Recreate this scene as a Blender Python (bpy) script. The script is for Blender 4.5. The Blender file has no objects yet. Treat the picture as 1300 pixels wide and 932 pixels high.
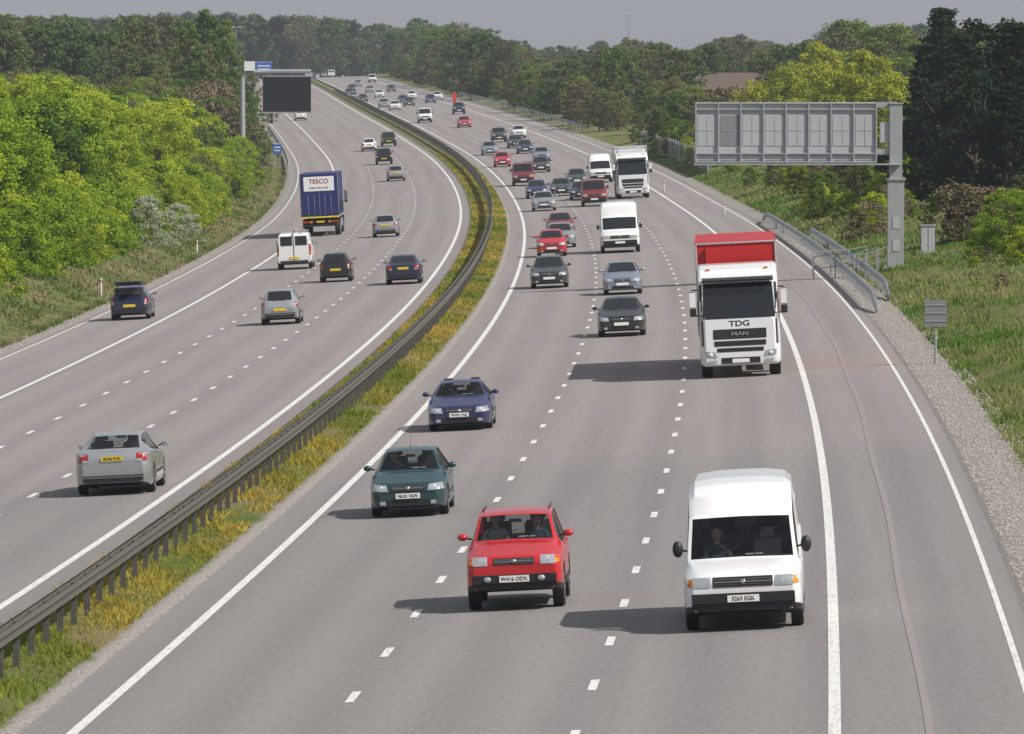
import bpy, math, random, numpy as np
from mathutils import Vector, Matrix
from mathutils.bvhtree import BVHTree
random.seed(3); rng=np.random.default_rng(5)
scene=bpy.context.scene
F=9500.;H=9.7;Y0=100.;CY=466.;CX=650.
PITCH=math.atan((CY-Y0)/F)
R=math.radians
# ------------------------------------------------------------------ alignment
gd=np.arange(0,8001,5.)
def gsm(a,s):
    k=np.arange(-int(4*s),int(4*s)+1); w=np.exp(-k*k/(2.*s*s)); w/=w.sum()
    n=len(k)//2
    l=a[0]+(a[1]-a[0])*np.arange(-n,0); r=a[-1]+(a[-1]-a[-2])*np.arange(1,n+1)
    return np.convolve(np.concatenate([l,a,r]),w,'valid')
_h=np.interp(gd,[0,560,680,790,970,1130,1530,1830,2000,2300,3000,8000],[9.7,9.7,9.0,8.1,6.2,4.7,2.4,.3,-.3,.3,3,5])
ZP=gsm(9.7-_h,6)
XR=gsm(np.interp(gd,[0,60,125,146,184,222,263,323,401,485,576,679,792,970,1130,1530,1830,2300,8000],
   [-11.5,-8.7,-5.85,-4.92,-3.57,-2.45,-1.39,-.17,.63,.92,.5,-1.1,-4.2,-12,-19.4,-34.5,-47,-66,-300]),8)
def zp(d): return np.interp(d,gd,ZP)
def xr(d): return np.interp(d,gd,XR)
def cf(d): return np.interp(d,[0,900,1500,8000],[.05,.05,.03,.03])
def road_z(o,d): return zp(d)+cf(d)*np.clip(o,-19,14.6)
def ground_z(o,d):
    o=np.asarray(o,float); d=np.asarray(d,float)
    bf=np.interp(d,[0,600,850,8000],[1,1,.4,.4])
    br=np.interp(o,[14.5,15.9,18,24,30,60,300,3000],[0,.05,.75,1.7,2.1,2.6,4,4])*bf
    bl=np.interp(-o,[18.7,20.5,24,32,60,300,3000],[0,-.25,.6,1.8,2.6,4,4])
    med=np.interp(o,[-3.8,-3.4,-2.2,-1.1,-.7],[0,.08,.1,.08,0])
    sink=np.interp(o,[-18.75,-18.6,-3.75,-3.6,-.95,-.8,14.4,14.55],[0,-.08,-.08,0,0,-.08,-.08,0])
    out=np.clip(np.maximum(o-16,-o-20)/6,0,1)
    nz=out*(.18*np.sin(o*.55+d*.13)+.15*np.sin(d*.31-o*.2)+.12*np.sin(d*.07+1.3))
    return road_z(o,d)+br+bl+med*1.0+sink+nz
def G(X,d): return ground_z(X-xr(d),d)
def yimg(z,d): return CY+F*np.tan(np.arctan((H-z)/d)-PITCH)
def unproj(px,py,zf=None):
    f=zf or G
    lo,hi=80.,1990.
    ds=np.linspace(lo,hi,6000); X=(px-CX)*ds/F
    y=yimg(f(X,ds),ds)
    i=np.argmax(y<=py)
    if y[i]>py: i=len(ds)-1
    d=ds[i]; return float(X[i]),float(d),float(f(X[i],d))
RZ=lambda X,d: road_z(X-xr(d),d)
# ------------------------------------------------------------------ materials
MATS={}
def newmat(name):
    m=bpy.data.materials.new(name); m.use_nodes=True; nt=m.node_tree
    return m,nt,nt.nodes['Principled BSDF']
def pm(name,c,c2=None,scale=8,rough=.6,metal=0,coat=0,bump=0,spec=.5):
    if name in MATS: return MATS[name]
    m,nt,b=newmat(name)
    if c2 is None: c2=tuple(x*.82 for x in c)
    tc=nt.nodes.new('ShaderNodeTexCoord'); n=nt.nodes.new('ShaderNodeTexNoise')
    n.inputs['Scale'].default_value=scale; n.inputs['Detail'].default_value=5
    nt.links.new(tc.outputs['Object'],n.inputs['Vector'])
    r=nt.nodes.new('ShaderNodeMix'); r.data_type='RGBA'
    nt.links.new(n.outputs[0],r.inputs[0])
    r.inputs[6].default_value=(*c,1); r.inputs[7].default_value=(*c2,1)
    nt.links.new(r.outputs[2],b.inputs['Base Color'])
    b.inputs['Roughness'].default_value=rough; b.inputs['Metallic'].default_value=metal
    b.inputs['Coat Weight'].default_value=coat; b.inputs['Specular IOR Level'].default_value=spec
    b.inputs['Coat Roughness'].default_value=.06
    if bump:
        bp=nt.nodes.new('ShaderNodeBump'); bp.inputs['Strength'].default_value=bump
        nt.links.new(n.outputs[0],bp.inputs['Height']); nt.links.new(bp.outputs[0],b.inputs['Normal'])
    MATS[name]=m; return m
def paint(name,c,metal=.0,rough=.32):
    if 'paint_'+name in MATS: return MATS['paint_'+name]
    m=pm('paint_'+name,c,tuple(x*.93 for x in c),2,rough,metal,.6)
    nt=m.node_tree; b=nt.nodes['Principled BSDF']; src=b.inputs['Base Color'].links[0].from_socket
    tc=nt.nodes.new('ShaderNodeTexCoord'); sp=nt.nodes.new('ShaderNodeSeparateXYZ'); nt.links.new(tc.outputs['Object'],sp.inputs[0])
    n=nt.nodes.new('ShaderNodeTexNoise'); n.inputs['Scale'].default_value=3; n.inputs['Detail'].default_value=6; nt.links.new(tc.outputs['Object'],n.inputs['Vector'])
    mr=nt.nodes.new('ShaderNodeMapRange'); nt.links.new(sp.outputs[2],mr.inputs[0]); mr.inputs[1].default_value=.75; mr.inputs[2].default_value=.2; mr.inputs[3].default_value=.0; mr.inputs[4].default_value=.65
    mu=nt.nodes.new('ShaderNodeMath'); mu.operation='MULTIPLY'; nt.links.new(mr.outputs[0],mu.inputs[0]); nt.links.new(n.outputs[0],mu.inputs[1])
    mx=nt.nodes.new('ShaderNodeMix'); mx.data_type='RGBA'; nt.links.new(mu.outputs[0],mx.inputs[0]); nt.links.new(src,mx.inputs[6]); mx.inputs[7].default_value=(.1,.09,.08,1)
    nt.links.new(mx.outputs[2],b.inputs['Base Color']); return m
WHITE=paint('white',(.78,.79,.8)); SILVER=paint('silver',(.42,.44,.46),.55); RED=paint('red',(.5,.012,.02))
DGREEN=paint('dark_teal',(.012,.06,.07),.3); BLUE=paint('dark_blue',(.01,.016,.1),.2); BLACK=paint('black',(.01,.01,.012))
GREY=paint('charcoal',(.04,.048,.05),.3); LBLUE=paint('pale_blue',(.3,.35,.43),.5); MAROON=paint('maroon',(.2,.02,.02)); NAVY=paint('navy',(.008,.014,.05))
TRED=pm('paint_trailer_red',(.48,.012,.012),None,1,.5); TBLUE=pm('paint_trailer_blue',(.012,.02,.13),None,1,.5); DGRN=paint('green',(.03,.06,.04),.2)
TYRE=pm('tyre_rubber',(.015,.015,.015),rough=.85); TRIM=pm('black_trim',(.016,.016,.018),rough=.5); RIM=pm('alloy',(.4,.4,.42),rough=.3,metal=.7)
LAMP=pm('headlamp_glass',(.6,.63,.66),(.24,.26,.29),14,.08,.35,1); BULB=pm('lamp_reflector',(.9,.9,.9),rough=.15,metal=.3)
TAIL=pm('tail_lamp',(.4,.01,.01),(.25,.005,.005),20,.15,0,1); AMBER=pm('amber_lamp',(.7,.25,.02),rough=.2)
PLW=pm('plate_white',(.8,.8,.78),(.75,.75,.73),rough=.4); PLY=pm('plate_yellow',(.75,.55,.03),rough=.4); INK=pm('plate_ink',(.01,.01,.01),rough=.5)
CHROME=pm('chrome',(.7,.7,.72),rough=.15,metal=1); INTER=pm('car_interior',(.05,.05,.055),rough=.8)
STEEL=pm('galvanised_steel',(.4,.42,.43),(.28,.295,.31),3,.5,.3); STEELD=pm('weathered_steel',(.13,.125,.105),(.055,.05,.042),4,.65,.2)
PANEL=pm('grey_panel',(.44,.46,.48),(.35,.37,.39),2,.55,.1); BLK=pm('sign_black',(.008,.009,.011),rough=.5); SBLUE=pm('sign_blue',(.03,.12,.45),rough=.5)
PANELD=pm('grey_panel_dark',(.22,.235,.25),(.16,.17,.18),2,.6)
SKIN=pm('skin',(.5,.3,.22),rough=.6); HAIR=pm('hair',(.04,.025,.015),rough=.8); CLOTH=pm('shirt_dark',(.06,.07,.1),rough=.9); CLOTH2=pm('shirt_light',(.45,.42,.4),rough=.9)
CONC=pm('concrete',(.36,.35,.33),(.26,.25,.24),5,.9,bump=.2); WOOD=pm('bark',(.1,.075,.05),(.05,.04,.03),6,.95,bump=.4)
BRICK=pm('barn_brick',(.25,.13,.09),(.18,.1,.07),9,.9); ROOF=pm('roof_tile',(.12,.085,.07),(.08,.06,.05),6,.9)
REDP=pm('marker_red',(.6,.03,.02)); YEL=pm('reflective_yellow',(.75,.6,.03))
def glassmat(name,tr):
    m,nt,b=newmat(name)
    b.inputs['Base Color'].default_value=(.01,.012,.014,1); b.inputs['Roughness'].default_value=.05
    b.inputs['Specular IOR Level'].default_value=.8
    if tr:
        t=nt.nodes.new('ShaderNodeBsdfTransparent'); t.inputs[0].default_value=(.85,.9,.88,1)
        mx=nt.nodes.new('ShaderNodeMixShader'); mx.inputs[0].default_value=1-tr
        nt.links.new(t.outputs[0],mx.inputs[1]); nt.links.new(b.outputs[0],mx.inputs[2])
        nt.links.new(mx.outputs[0],nt.nodes['Material Output'].inputs[0])
    return m
GLASS=glassmat('window_glass_dark',0); GLASST=glassmat('window_glass_clear',.68)
# ------------------------------------------------------------------ mesh helpers
def link(o,parent=None):
    scene.collection.objects.link(o)
    if parent: o.parent=parent
    return o
def empty(name,loc=(0,0,0)):
    e=bpy.data.objects.new(name,None); e.location=loc; e.empty_display_size=.5
    return link(e)
class MB:
    def __init__(s): s.v=[];s.f=[];s.m=[];s.mats=[]
    def mi(s,m):
        if m not in s.mats: s.mats.append(m)
        return s.mats.index(m)
    def add(s,vs,fs,mat):
        b=len(s.v); k=s.mi(mat); s.v.extend([tuple(v) for v in vs])
        for f in fs: s.f.append([i+b for i in f]); s.m.append(k)
    def box(s,c,sz,mat,rot=None):
        x,y,z=[q/2 for q in sz]
        vs=[Vector((a*x,b*y,e*z)) for a in(-1,1) for b in(-1,1) for e in(-1,1)]
        if rot: vs=[rot@v for v in vs]
        s.add([v+Vector(c) for v in vs],[(0,1,3,2),(4,6,7,5),(0,4,5,1),(2,3,7,6),(0,2,6,4),(1,5,7,3)],mat)
    def cyl(s,p0,p1,r0,r1,mat,n=10):
        p0=Vector(p0);p1=Vector(p1); q=(p1-p0).to_track_quat('Z','Y')
        vs=[]
        for p,r in((p0,r0),(p1,r1)):
            for i in range(n):
                a=2*math.pi*i/n; vs.append(p+q@Vector((r*math.cos(a),r*math.sin(a),0)))
        s.add(vs,[(i,(i+1)%n,n+(i+1)%n,n+i) for i in range(n)]+[list(range(n))[::-1],list(range(n,2*n))],mat)
    def ell(s,c,r,mat,nu=12,nv=8):
        vs=[];fs=[]
        for j in range(nv+1):
            t=math.pi*j/nv
            for i in range(nu):
                a=2*math.pi*i/nu; vs.append((c[0]+r[0]*math.sin(t)*math.cos(a),c[1]+r[1]*math.sin(t)*math.sin(a),c[2]+r[2]*math.cos(t)))
        for j in range(nv):
            for i in range(nu): fs.append((j*nu+i,(j+1)*nu+i,(j+1)*nu+(i+1)%nu,j*nu+(i+1)%nu))
        s.add(vs,fs,mat)
    def mesh(s,name,smooth=True,ang=35):
        me=bpy.data.meshes.new(name); me.from_pydata(s.v,[],s.f)
        for m in s.mats: me.materials.append(m)
        me.polygons.foreach_set('material_index',s.m)
        if smooth:
            me.polygons.foreach_set('use_smooth',[True]*len(s.f)); me.update(); me.set_sharp_from_angle(angle=R(ang))
        me.update(); return me
    def obj(s,name,parent=None,bevel=0,**k):
        o=bpy.data.objects.new(name,s.mesh(name,**k)); link(o,parent)
        if bevel:
            b=o.modifiers.new('bevel','BEVEL'); b.width=bevel; b.segments=2; b.limit_method='ANGLE'
        return o
def text(body,size,loc,mat,parent,rear=False,name='lettering',sx=1,bold=0):
    c=bpy.data.curves.new(name,'FONT'); c.body=body; c.size=size; c.align_x='CENTER'; c.align_y='CENTER'; c.extrude=.003; c.offset=bold
    o=bpy.data.objects.new(name,c); c.materials.append(mat); link(o,parent)
    o.location=loc; o.rotation_euler=(R(90),0,R(180) if rear else 0); o.scale=(sx,1,1)
def place(e,px,py,L=4.2,away=False,back=.65):
    X,d,z=unproj(px,py,RZ)
    sl=float((xr(d+5)-xr(d-5))/10); zs=float((zp(d+5)-zp(d-5))/10)
    t=Vector((sl,1,zs)).normalized(); x0=Vector((1,-sl,float(cf(d)))).normalized()
    P=Vector((X,d,z+.008))
    if away: yv=-t; P=P+t*(L-back); x0=-x0
    else: yv=t; P=P-t*back
    zv=x0.cross(yv).normalized(); xv=yv.cross(zv)
    M=Matrix((xv,yv,zv)).transposed().to_4x4(); M.translation=P
    e.matrix_world=M; return d
# ------------------------------------------------------------------ vehicles
def sint(keys,ys,win=.05):
    kx=[k[0] for k in keys];ky=[k[1] for k in keys]; ys=np.asarray(ys)
    lo,hi=kx[0],kx[-1]
    w=np.minimum(win,np.minimum(ys-lo,hi-ys)).clip(0)
    return sum(np.interp(ys+w*k/4.,kx,ky) for k in range(-4,5))/9.
def loft_car(S,pt,glass):
    L,W=S['L'],S['W']; w2=W/2; nz=S['nz']; cy,cz=S['cowl']; r0,r1=S['roof']; ry,rz=S['rear']; tz=S['tail']; Hh=S['H']
    top=S.get('top') or [(0,nz-.16),(.03,nz-.07),(.12,nz-.01),(.3,nz+.03),(cy-.25,cz-.035),(cy,cz),(r0,Hh-.06),(r0+.35,Hh-.01),((r0+r1)/2,Hh),(r1-.1,Hh-.04),(r1,Hh-.07),(ry,rz),(L-.1,tz),(L-.03,tz-.06),(L,tz-.2)]
    belt=[(0,nz-.2),(.03,nz-.13),(.15,nz-.07),(cy,cz-.08),(ry,rz-.03),(L-.1,tz-.05),(L-.03,tz-.12),(L,tz-.26)]
    wk=[(0,w2*.74),(.03,w2*.82),(.1,w2*.89),(.3,w2*.965),(.9,w2),(L-1.0,w2),(L-.3,w2*.965),(L-.08,w2*.88),(L,w2*.78)]
    if S.get('boxy'): wk=[(0,w2*.84),(.03,w2*.9),(.1,w2*.95),(.3,w2*.985),(.8,w2),(L-.5,w2),(L-.1,w2*.98),(L,w2*.93)]
    tr=S.get('tr',.66)
    twk=[(0,.8),(cy,S.get('tc',.84)),(r0,tr),(r1,tr*.98),(ry,min(.84,tr+.1)),(L,.82 if ry<L-.4 else tr+.1)]
    botk=[(0,S['bot']+.06),(.35,S['bot']),(L-.4,S['bot']),(L,S['bot']+.1)]
    Rw=S['Rw']; wh=S['wheels']; Ra=Rw+.07
    ys=set(np.round(np.arange(0,L,.09),3).tolist()+[.015,.03,.06,.12,L-.12,L-.06,L-.03,L-.015,L,cy,r0,r1,ry])
    for c in wh:
        for a in np.linspace(0,math.pi,17): ys.add(round(c+Ra*math.cos(a),3))
        ys.add(round(c-Ra-.01,3)); ys.add(round(c+Ra+.01,3))
    ys=np.array(sorted(y for y in ys if 0<=y<=L))
    T=sint(top,ys);B=np.minimum(sint(belt,ys),T-.02);WW=sint(wk,ys);TW=sint(twk,ys,.12)*WW;BO=sint(botk,ys)
    mb=MB(); V=[]
    rd=S.get('rd',.055)
    for i,y in enumerate(ys):
        az=0
        for c in wh:
            if abs(y-c)<Ra: az=max(az,Rw+math.sqrt(Ra*Ra-(y-c)**2))
        w,t,b,tw,bo=WW[i],T[i],B[i],TW[i],BO[i]
        az=min(az,b-.12)
        drop=min(rd,(t-b)*.45) if y>r0+.05 else min(.055,(t-b)*.45)
        lo=max(bo,az); mid=(bo+b)*.5
        h=[(0,bo),(w-.27,bo),(w-.25,lo),(w-.03,lo+.005),(w-.004,max(bo+.1,az+.02)),(w,max(mid,az+.05)),(w*.985,b-.045),(w*.945,b),(tw,t-drop),(tw-.06-(drop-.055)*.5,t-drop*.35),(tw*.5,t-.008),(0,t)]
        h[6]=(h[6][0],max(h[6][1],h[5][1]+.01))
        V.append([(x,y,z) for x,z in h]+[(-x,y,z) for x,z in h[-2:0:-1]])
    m=len(V[0]); vs=[v for r in V for v in r]; fs=[];ms=[]
    for i in range(len(ys)-1):
        ym=(ys[i]+ys[i+1])/2
        for j in range(m):
            k=j if j<11 else 21-j
            fs.append((i*m+j,(i+1)*m+j,(i+1)*m+(j+1)%m,i*m+(j+1)%m))
            mt=pt
            if k<=2: mt=TRIM
            elif k==3 and S.get('clad'): mt=TRIM
            elif k==7 and any(a<ym<b for a,b in S['side']): mt=glass
            elif k>=9 and cy+.02<ym<r0-.02: mt=glass
            elif k>=9 and r1+.02<ym<ry-.03 and S.get('rglass',True): mt=glass
            ms.append(mt)
    fs.append(list(range(m))[::-1]); ms.append(pt); nb=(len(ys)-1)*m; fs.append([nb+i for i in range(m)]); ms.append(pt)
    for f,mt in zip(fs,ms):
        k=mb.mi(mt); mb.f.append(list(f)); mb.m.append(k)
    mb.v=vs
    return mb,BVHTree.FromPolygons(vs,fs)
def patch(mb,bvh,q,mat,rear=False,L=4.2,off=.01,nx=6,nz=3):
    (xa,za),(xb,zb),(xc,zc),(xd,zd)=q; vs=[]
    for j in range(nz+1):
        v=j/nz
        for i in range(nx+1):
            u=i/nx
            x=(1-v)*((1-u)*xa+u*xb)+v*((1-u)*xd+u*xc); z=(1-v)*((1-u)*za+u*zb)+v*((1-u)*zd+u*zc)
            if rear: hit=bvh.ray_cast(Vector((x,L+3,z)),Vector((0,-1,0)))
            else: hit=bvh.ray_cast(Vector((x,-3,z)),Vector((0,1,0)))
            if hit[0] is None: p=bvh.find_nearest(Vector((x,L if rear else 0,z)))[0]
            else: p=hit[0]
            vs.append((p.x,p.y+(off if rear else -off),p.z))
    fs=[(j*(nx+1)+i,j*(nx+1)+i+1,(j+1)*(nx+1)+i+1,(j+1)*(nx+1)+i) for j in range(nz) for i in range(nx)]
    mb.add(vs,fs,mat)
def rect(x0,x1,z0,z1): return((x0,z0),(x1,z0),(x1,z1),(x0,z1))
def mir(q): return tuple((-x,z) for x,z in q)
def wheels(mb,ys,w,Rw,tw=.21,rim=RIM):
    for y in ys:
        for s in(-1,1):
            xo=s*(w-.015); xi=s*(w-.015-tw)
            mb.cyl((xi,y,Rw),(xo-s*.02,y,Rw),Rw,Rw,TYRE,28); mb.cyl((xo-s*.02,y,Rw),(xo,y,Rw),Rw,Rw*.93,TYRE,28)
            mb.cyl((xo,y,Rw),(xo+s*.006,y,Rw),Rw*.66,Rw*.6,rim,20)
            for a in range(5):
                an=a*2*math.pi/5+.3
                mb.box((xo+s*.008,y+.38*Rw*math.cos(an),Rw+.38*Rw*math.sin(an)),(.01,.12*Rw,.3*Rw),TRIM,Matrix.Rotation(math.pi/2-an,3,'X'))
SP={
'hatch':dict(L=4.15,W=1.71,H=1.44,nz=.76,cowl=(1.08,.97),roof=(1.78,3.5),rear=(3.98,.98),tail=.86,bot=.19,Rw=.31,wheels=(.83,3.42),side=[(1.35,2.4),(2.48,3.45)]),
'small':dict(L=3.75,W=1.63,H=1.46,nz=.8,cowl=(.9,1.0),roof=(1.55,3.25),rear=(3.62,1.0),tail=.9,bot=.19,Rw=.29,wheels=(.72,3.1),side=[(1.15,2.2),(2.28,3.1)]),
'sedan':dict(L=4.55,W=1.76,H=1.42,nz=.76,cowl=(1.2,.96),roof=(1.9,3.2),rear=(3.85,1.0),tail=.97,bot=.19,Rw=.32,wheels=(.9,3.6),side=[(1.5,2.5),(2.58,3.4)]),
'lift':dict(L=4.75,W=1.87,H=1.46,nz=.78,cowl=(1.2,.98),roof=(1.95,3.45),rear=(4.35,1.1),tail=1.04,bot=.2,Rw=.33,wheels=(.95,3.75),side=[(1.5,2.6),(2.68,3.75)]),
'coupe':dict(L=4.5,W=1.76,H=1.32,nz=.68,cowl=(1.3,.9),roof=(2.0,2.9),rear=(3.9,.96),tail=.92,bot=.16,Rw=.32,wheels=(.92,3.6),side=[(1.6,3.0)]),
'estate':dict(L=4.5,W=1.74,H=1.46,nz=.77,cowl=(1.15,.96),roof=(1.85,4.0),rear=(4.36,1.0),tail=.9,bot=.19,Rw=.31,wheels=(.88,3.5),side=[(1.45,2.4),(2.48,3.35),(3.42,4.0)]),
'suv':dict(L=4.1,W=1.74,H=1.69,nz=1.0,cowl=(1.0,1.19),roof=(1.5,3.55),rear=(3.95,1.1),tail=1.0,bot=.32,Rw=.36,wheels=(.78,3.2),side=[(1.2,2.3),(2.4,3.4)],clad=True,tr=.75,tc=.86,boxy=True),
'van':dict(L=5.6,W=2.0,H=2.45,nz=.98,cowl=(.8,1.17),roof=(1.4,5.3),rear=(5.52,1.5),tail=1.2,bot=.28,Rw=.34,wheels=(.85,4.1),side=[(1.1,2.0)],clad=True,tr=.87,tc=.925,boxy=True,rglass=False,rd=.14,
   top=[(0,.82),(.03,.93),(.14,1.0),(.5,1.1),(.8,1.17),(1.4,1.84),(1.5,1.92),(1.72,2.2),(1.95,2.36),(2.5,2.45),(5.4,2.43),(5.55,2.28),(5.6,2.05)]),
'lowvan':dict(L=4.8,W=1.9,H=1.98,nz=.98,cowl=(.8,1.2),roof=(1.4,4.6),rear=(4.72,1.5),tail=1.2,bot=.26,Rw=.33,wheels=(.85,3.7),side=[(1.05,1.9)],clad=True,tr=.84,tc=.9,boxy=True,rglass=False,
   top=[(0,.84),(.03,.95),(.12,1.0),(.5,1.1),(.8,1.2),(1.4,1.88),(1.7,1.95),(2.7,1.98),(4.65,1.96),(4.75,1.85),(4.8,1.7)]),
'camper':dict(L=6.2,W=2.15,H=2.75,nz=1.02,cowl=(.7,1.25),roof=(1.2,5.9),rear=(6.1,1.6),tail=1.2,bot=.28,Rw=.34,wheels=(.85,4.4),side=[(1.0,1.8)],clad=True,tr=.9,tc=.9,boxy=True,rglass=False,rd=.14,
   top=[(0,.88),(.03,1.0),(.12,1.06),(.5,1.17),(.7,1.25),(1.2,1.95),(1.3,2.1),(1.4,2.5),(1.7,2.72),(2.7,2.75),(6.05,2.74),(6.15,2.6),(6.2,2.4)]),
}
def person(name,parent_mat,x,y,z,shirt,female=False):
    e=empty(name)
    v=[(0,0,0),(0,.02,.2),(0,.03,.4),(0,.02,.53),(0,.0,.58),(.17,.02,.46),(.22,-.12,.24),(.13,-.36,.3),(-.17,.02,.46),(-.22,-.12,.24),(-.13,-.36,.3),(.1,-.25,0),(.12,-.45,.02),(-.1,-.25,0),(-.12,-.45,.02)]
    ed=[(0,1),(1,2),(2,3),(3,4),(2,5),(5,6),(6,7),(2,8),(8,9),(9,10),(0,11),(11,12),(0,13),(13,14)]
    rad=[.14,.13,.14,.055,.05,.07,.046,.03,.07,.046,.03,.085,.06,.085,.06]
    me=bpy.data.meshes.new('torso'); me.from_pydata(v,ed,[]); me.materials.append(shirt)
    o=bpy.data.objects.new('torso',me); link(o,e)
    o.modifiers.new('skin','SKIN')
    sk=me.skin_vertices[0].data
    for i,r in enumerate(rad): sk[i].radius=(r,r*.85)
    sk[0].use_root=True
    s=o.modifiers.new('sub','SUBSURF'); s.levels=1; s.render_levels=1
    mb=MB()
    mb.ell((0,-.01,.69),(.078,.095,.115),SKIN,14,10); mb.cyl((0,.01,.52),(0,0,.63),.052,.05,SKIN)
    mb.ell((0,.018,.72),(.085,.095,.105 if not female else .12),HAIR,14,8)
    if female: mb.ell((0,.05,.65),(.09,.06,.14),HAIR)
    mb.ell((0,-.108,.68),(.013,.02,.022),SKIN,8,6)
    for s_ in(-1,1):
        mb.ell((s_*.03,-.095,.70),(.013,.01,.008),INK,8,6); mb.ell((s_*.08,0,.69),(.012,.02,.03),SKIN,8,6)
        hx=s_*.125; mb.ell((hx,-.38,.31),(.035,.045,.02),SKIN,10,6)
        for k in range(4): mb.cyl((hx-.024+.016*k,-.41,.315),(hx-.024+.016*k,-.45-.006*(k in(1,2)),.295),.009,.007,SKIN,6)
        mb.cyl((hx-s_*.03,-.38,.31),(hx-s_*.05,-.42,.315),.01,.008,SKIN,6)
    mb.box((0,-.1,.645),(.045,.006,.01),REDP)
    mb.obj('head_and_hands',e)
    e.matrix_world=parent_mat@Matrix.Translation((x,y,z)); return e
CACHE={}
def vehicle(name,kind,pt,px,py,away=False,near=False,plate=None,opts=()):
    S=SP[kind]; L,W=S['L'],S['W']; w=W/2; nz=S['nz']; e=empty(name)
    key=(kind,pt.name,near,away,tuple(opts))
    if key in CACHE:
        for nm,me in CACHE[key]:
            link(bpy.data.objects.new(nm,me),e)
        place(e,px,py,L,away); return e
    glass=GLASST if near else GLASS
    mb,bvh=loft_car(S,pt,glass)
    b=mb.obj('body',e,ang=28)
    D=MB()
    big=kind in('van','lowvan','camper'); suv=kind=='suv'
    lz0,lz1=nz-.19,nz-.035
    if big: lz0,lz1=nz-.24,nz-.07
    hq=((w*.5,lz0),(w*.86,lz0+.02),(w*.9,lz1+.01),(w*.55,lz1-.01))
    if big or suv: hq=rect(w*.54,w*.84,lz0,lz1)
    for q in(hq,mir(hq)):
        patch(D,bvh,q,LAMP,L=L,nx=8,nz=4)
    for s in(-1,1):
        D.ell((s*w*.68,.06,(lz0+lz1)/2),(.05,.03,.045),BULB,10,6)
        qa=rect(w*.84,w*.93,lz0+.02,lz1-.02); patch(D,bvh,qa if s>0 else mir(qa),AMBER if (big or suv) else LAMP,L=L,off=.014,nx=2,nz=2)
    gq=rect(-w*.42,w*.42,lz0+.01,lz1-.03) if not big else rect(-w*.5,w*.5,lz0-.0,lz1)
    patch(D,bvh,gq,TRIM,L=L,off=.012)
    for k in range(3): 
        zz=gq[0][1]+(gq[2][1]-gq[0][1])*(k+1)/4.; patch(D,bvh,rect(gq[0][0]+.02,gq[1][0]-.02,zz-.006,zz+.006),CHROME if k==1 else STEELD,L=L,off=.018,nz=1)
    D.ell((0,-.0 if not big else -.01,(gq[0][1]+gq[2][1])/2),(.055,.035,.04),CHROME,12,6)
    b0=S['bot']+.06
    if suv or big:
        bt=nz-.36 if suv else nz-.34
        patch(D,bvh,rect(-w*.86,w*.86,b0,bt),TRIM,L=L,off=.02,nx=12)
        D.box((0,-.03,(b0+bt)/2+.06),(W*.86,.1,.14),TRIM)
        pz=(b0+bt)/2+.06
        if suv:
            for s in(-1,1): D.ell((s*w*.55,-.09,pz),(.07,.03,.05),LAMP,12,6)
    else:
        patch(D,bvh,rect(-w*.55,w*.55,b0+.02,b0+.13),TRIM,L=L,off=.01)
        for s in(-1,1):
            qa=rect(w*.58,w*.72,b0+.03,b0+.11); patch(D,bvh,qa if s>0 else mir(qa),LAMP,L=L,off=.014,nx=2,nz=2)
        pz=b0+.22
        patch(D,bvh,rect(-w*.8,w*.8,pz+.065,pz+.08),TRIM,L=L,off=.006,nx=12,nz=1)
        patch(D,bvh,rect(-w*.8,w*.8,nz-.028,nz-.018),TRIM,L=L,off=.003,nx=12,nz=1)
    D.box((0,-.05 if not(suv or big) else -.09,pz),(.53,.014,.115),PLW)
    rz=S['rear'][1]
    tq=((w*.62,rz-.3),(w*.9,rz-.3),(w*.92,rz-.08),(w*.62,rz-.1))
    if big: tq=rect(w*.86,w*.97,.75,1.35)
    if kind in('small','suv','estate'): tq=rect(w*.76,w*.93,rz-.35,rz+.05)
    for q in(tq,mir(tq)):
        patch(D,bvh,q,TAIL,True,L)
        patch(D,bvh,tuple((x,q[0][1]+(z-q[0][1])*.3) for x,z in q),AMBER if big else LAMP,True,L,off=.016,nx=2,nz=2)
    pr=rz-.22 if kind in('hatch','sedan','lift','coupe') else .62
    if big: pr=.62
    D.box((0,L+.02,pr),(.53,.014,.115),PLY)
    patch(D,bvh,rect(-w*.78,w*.78,S['bot']+.11,S['bot']+.22),TRIM,True,L,off=.012,nx=12)
    D.box((0,L+.0,.47),(W*.8,.06,.02),TRIM)
    if big:
        for s in(-1,1):
            D.box((s*w*.42,L-.03,1.55),(w*.66,.09,.5),GLASS)
        D.box((0,L-.02,1.2),(.015,.1,1.5),TRIM)
    if kind in('small','estate','suv','hatch','lift'): D.box((.0,L-.12,rz+.03),(.5,.02,.02),TRIM)
    cy,cz=S['cowl']
    for s in(-1,1):
        mz=cz+.06 if not big else cz+.16; my=cy+.32
        D.cyl((s*w*.9,my,mz-.03),(s*(w+.06),my,mz),.02,.02,TRIM,6)
        D.ell((s*(w+.08),my,mz+.01),((.095,.07,.065) if not big else (.09,.07,.14)),TRIM if (big) else pt,12,8)
        D.box((s*(w+.08),my+.06,mz+.01),(.13,.01,.085 if not big else .22),CHROME)
        for hy in([1.9,2.9] if not big else [1.8]): D.box((s*(w-.005),hy,cz-.13),(.03,.16,.025),pt)
        if not big:
            D.box((s*(w*.99),L*.5,.47),(.03,L*.4,.05),TRIM)
    zt=cz+.02; r0=S['roof'][0]; ztop=S['H']-.06 if not big else np.interp(r0,[q[0] for q in S['top']],[q[1] for q in S['top']])
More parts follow.
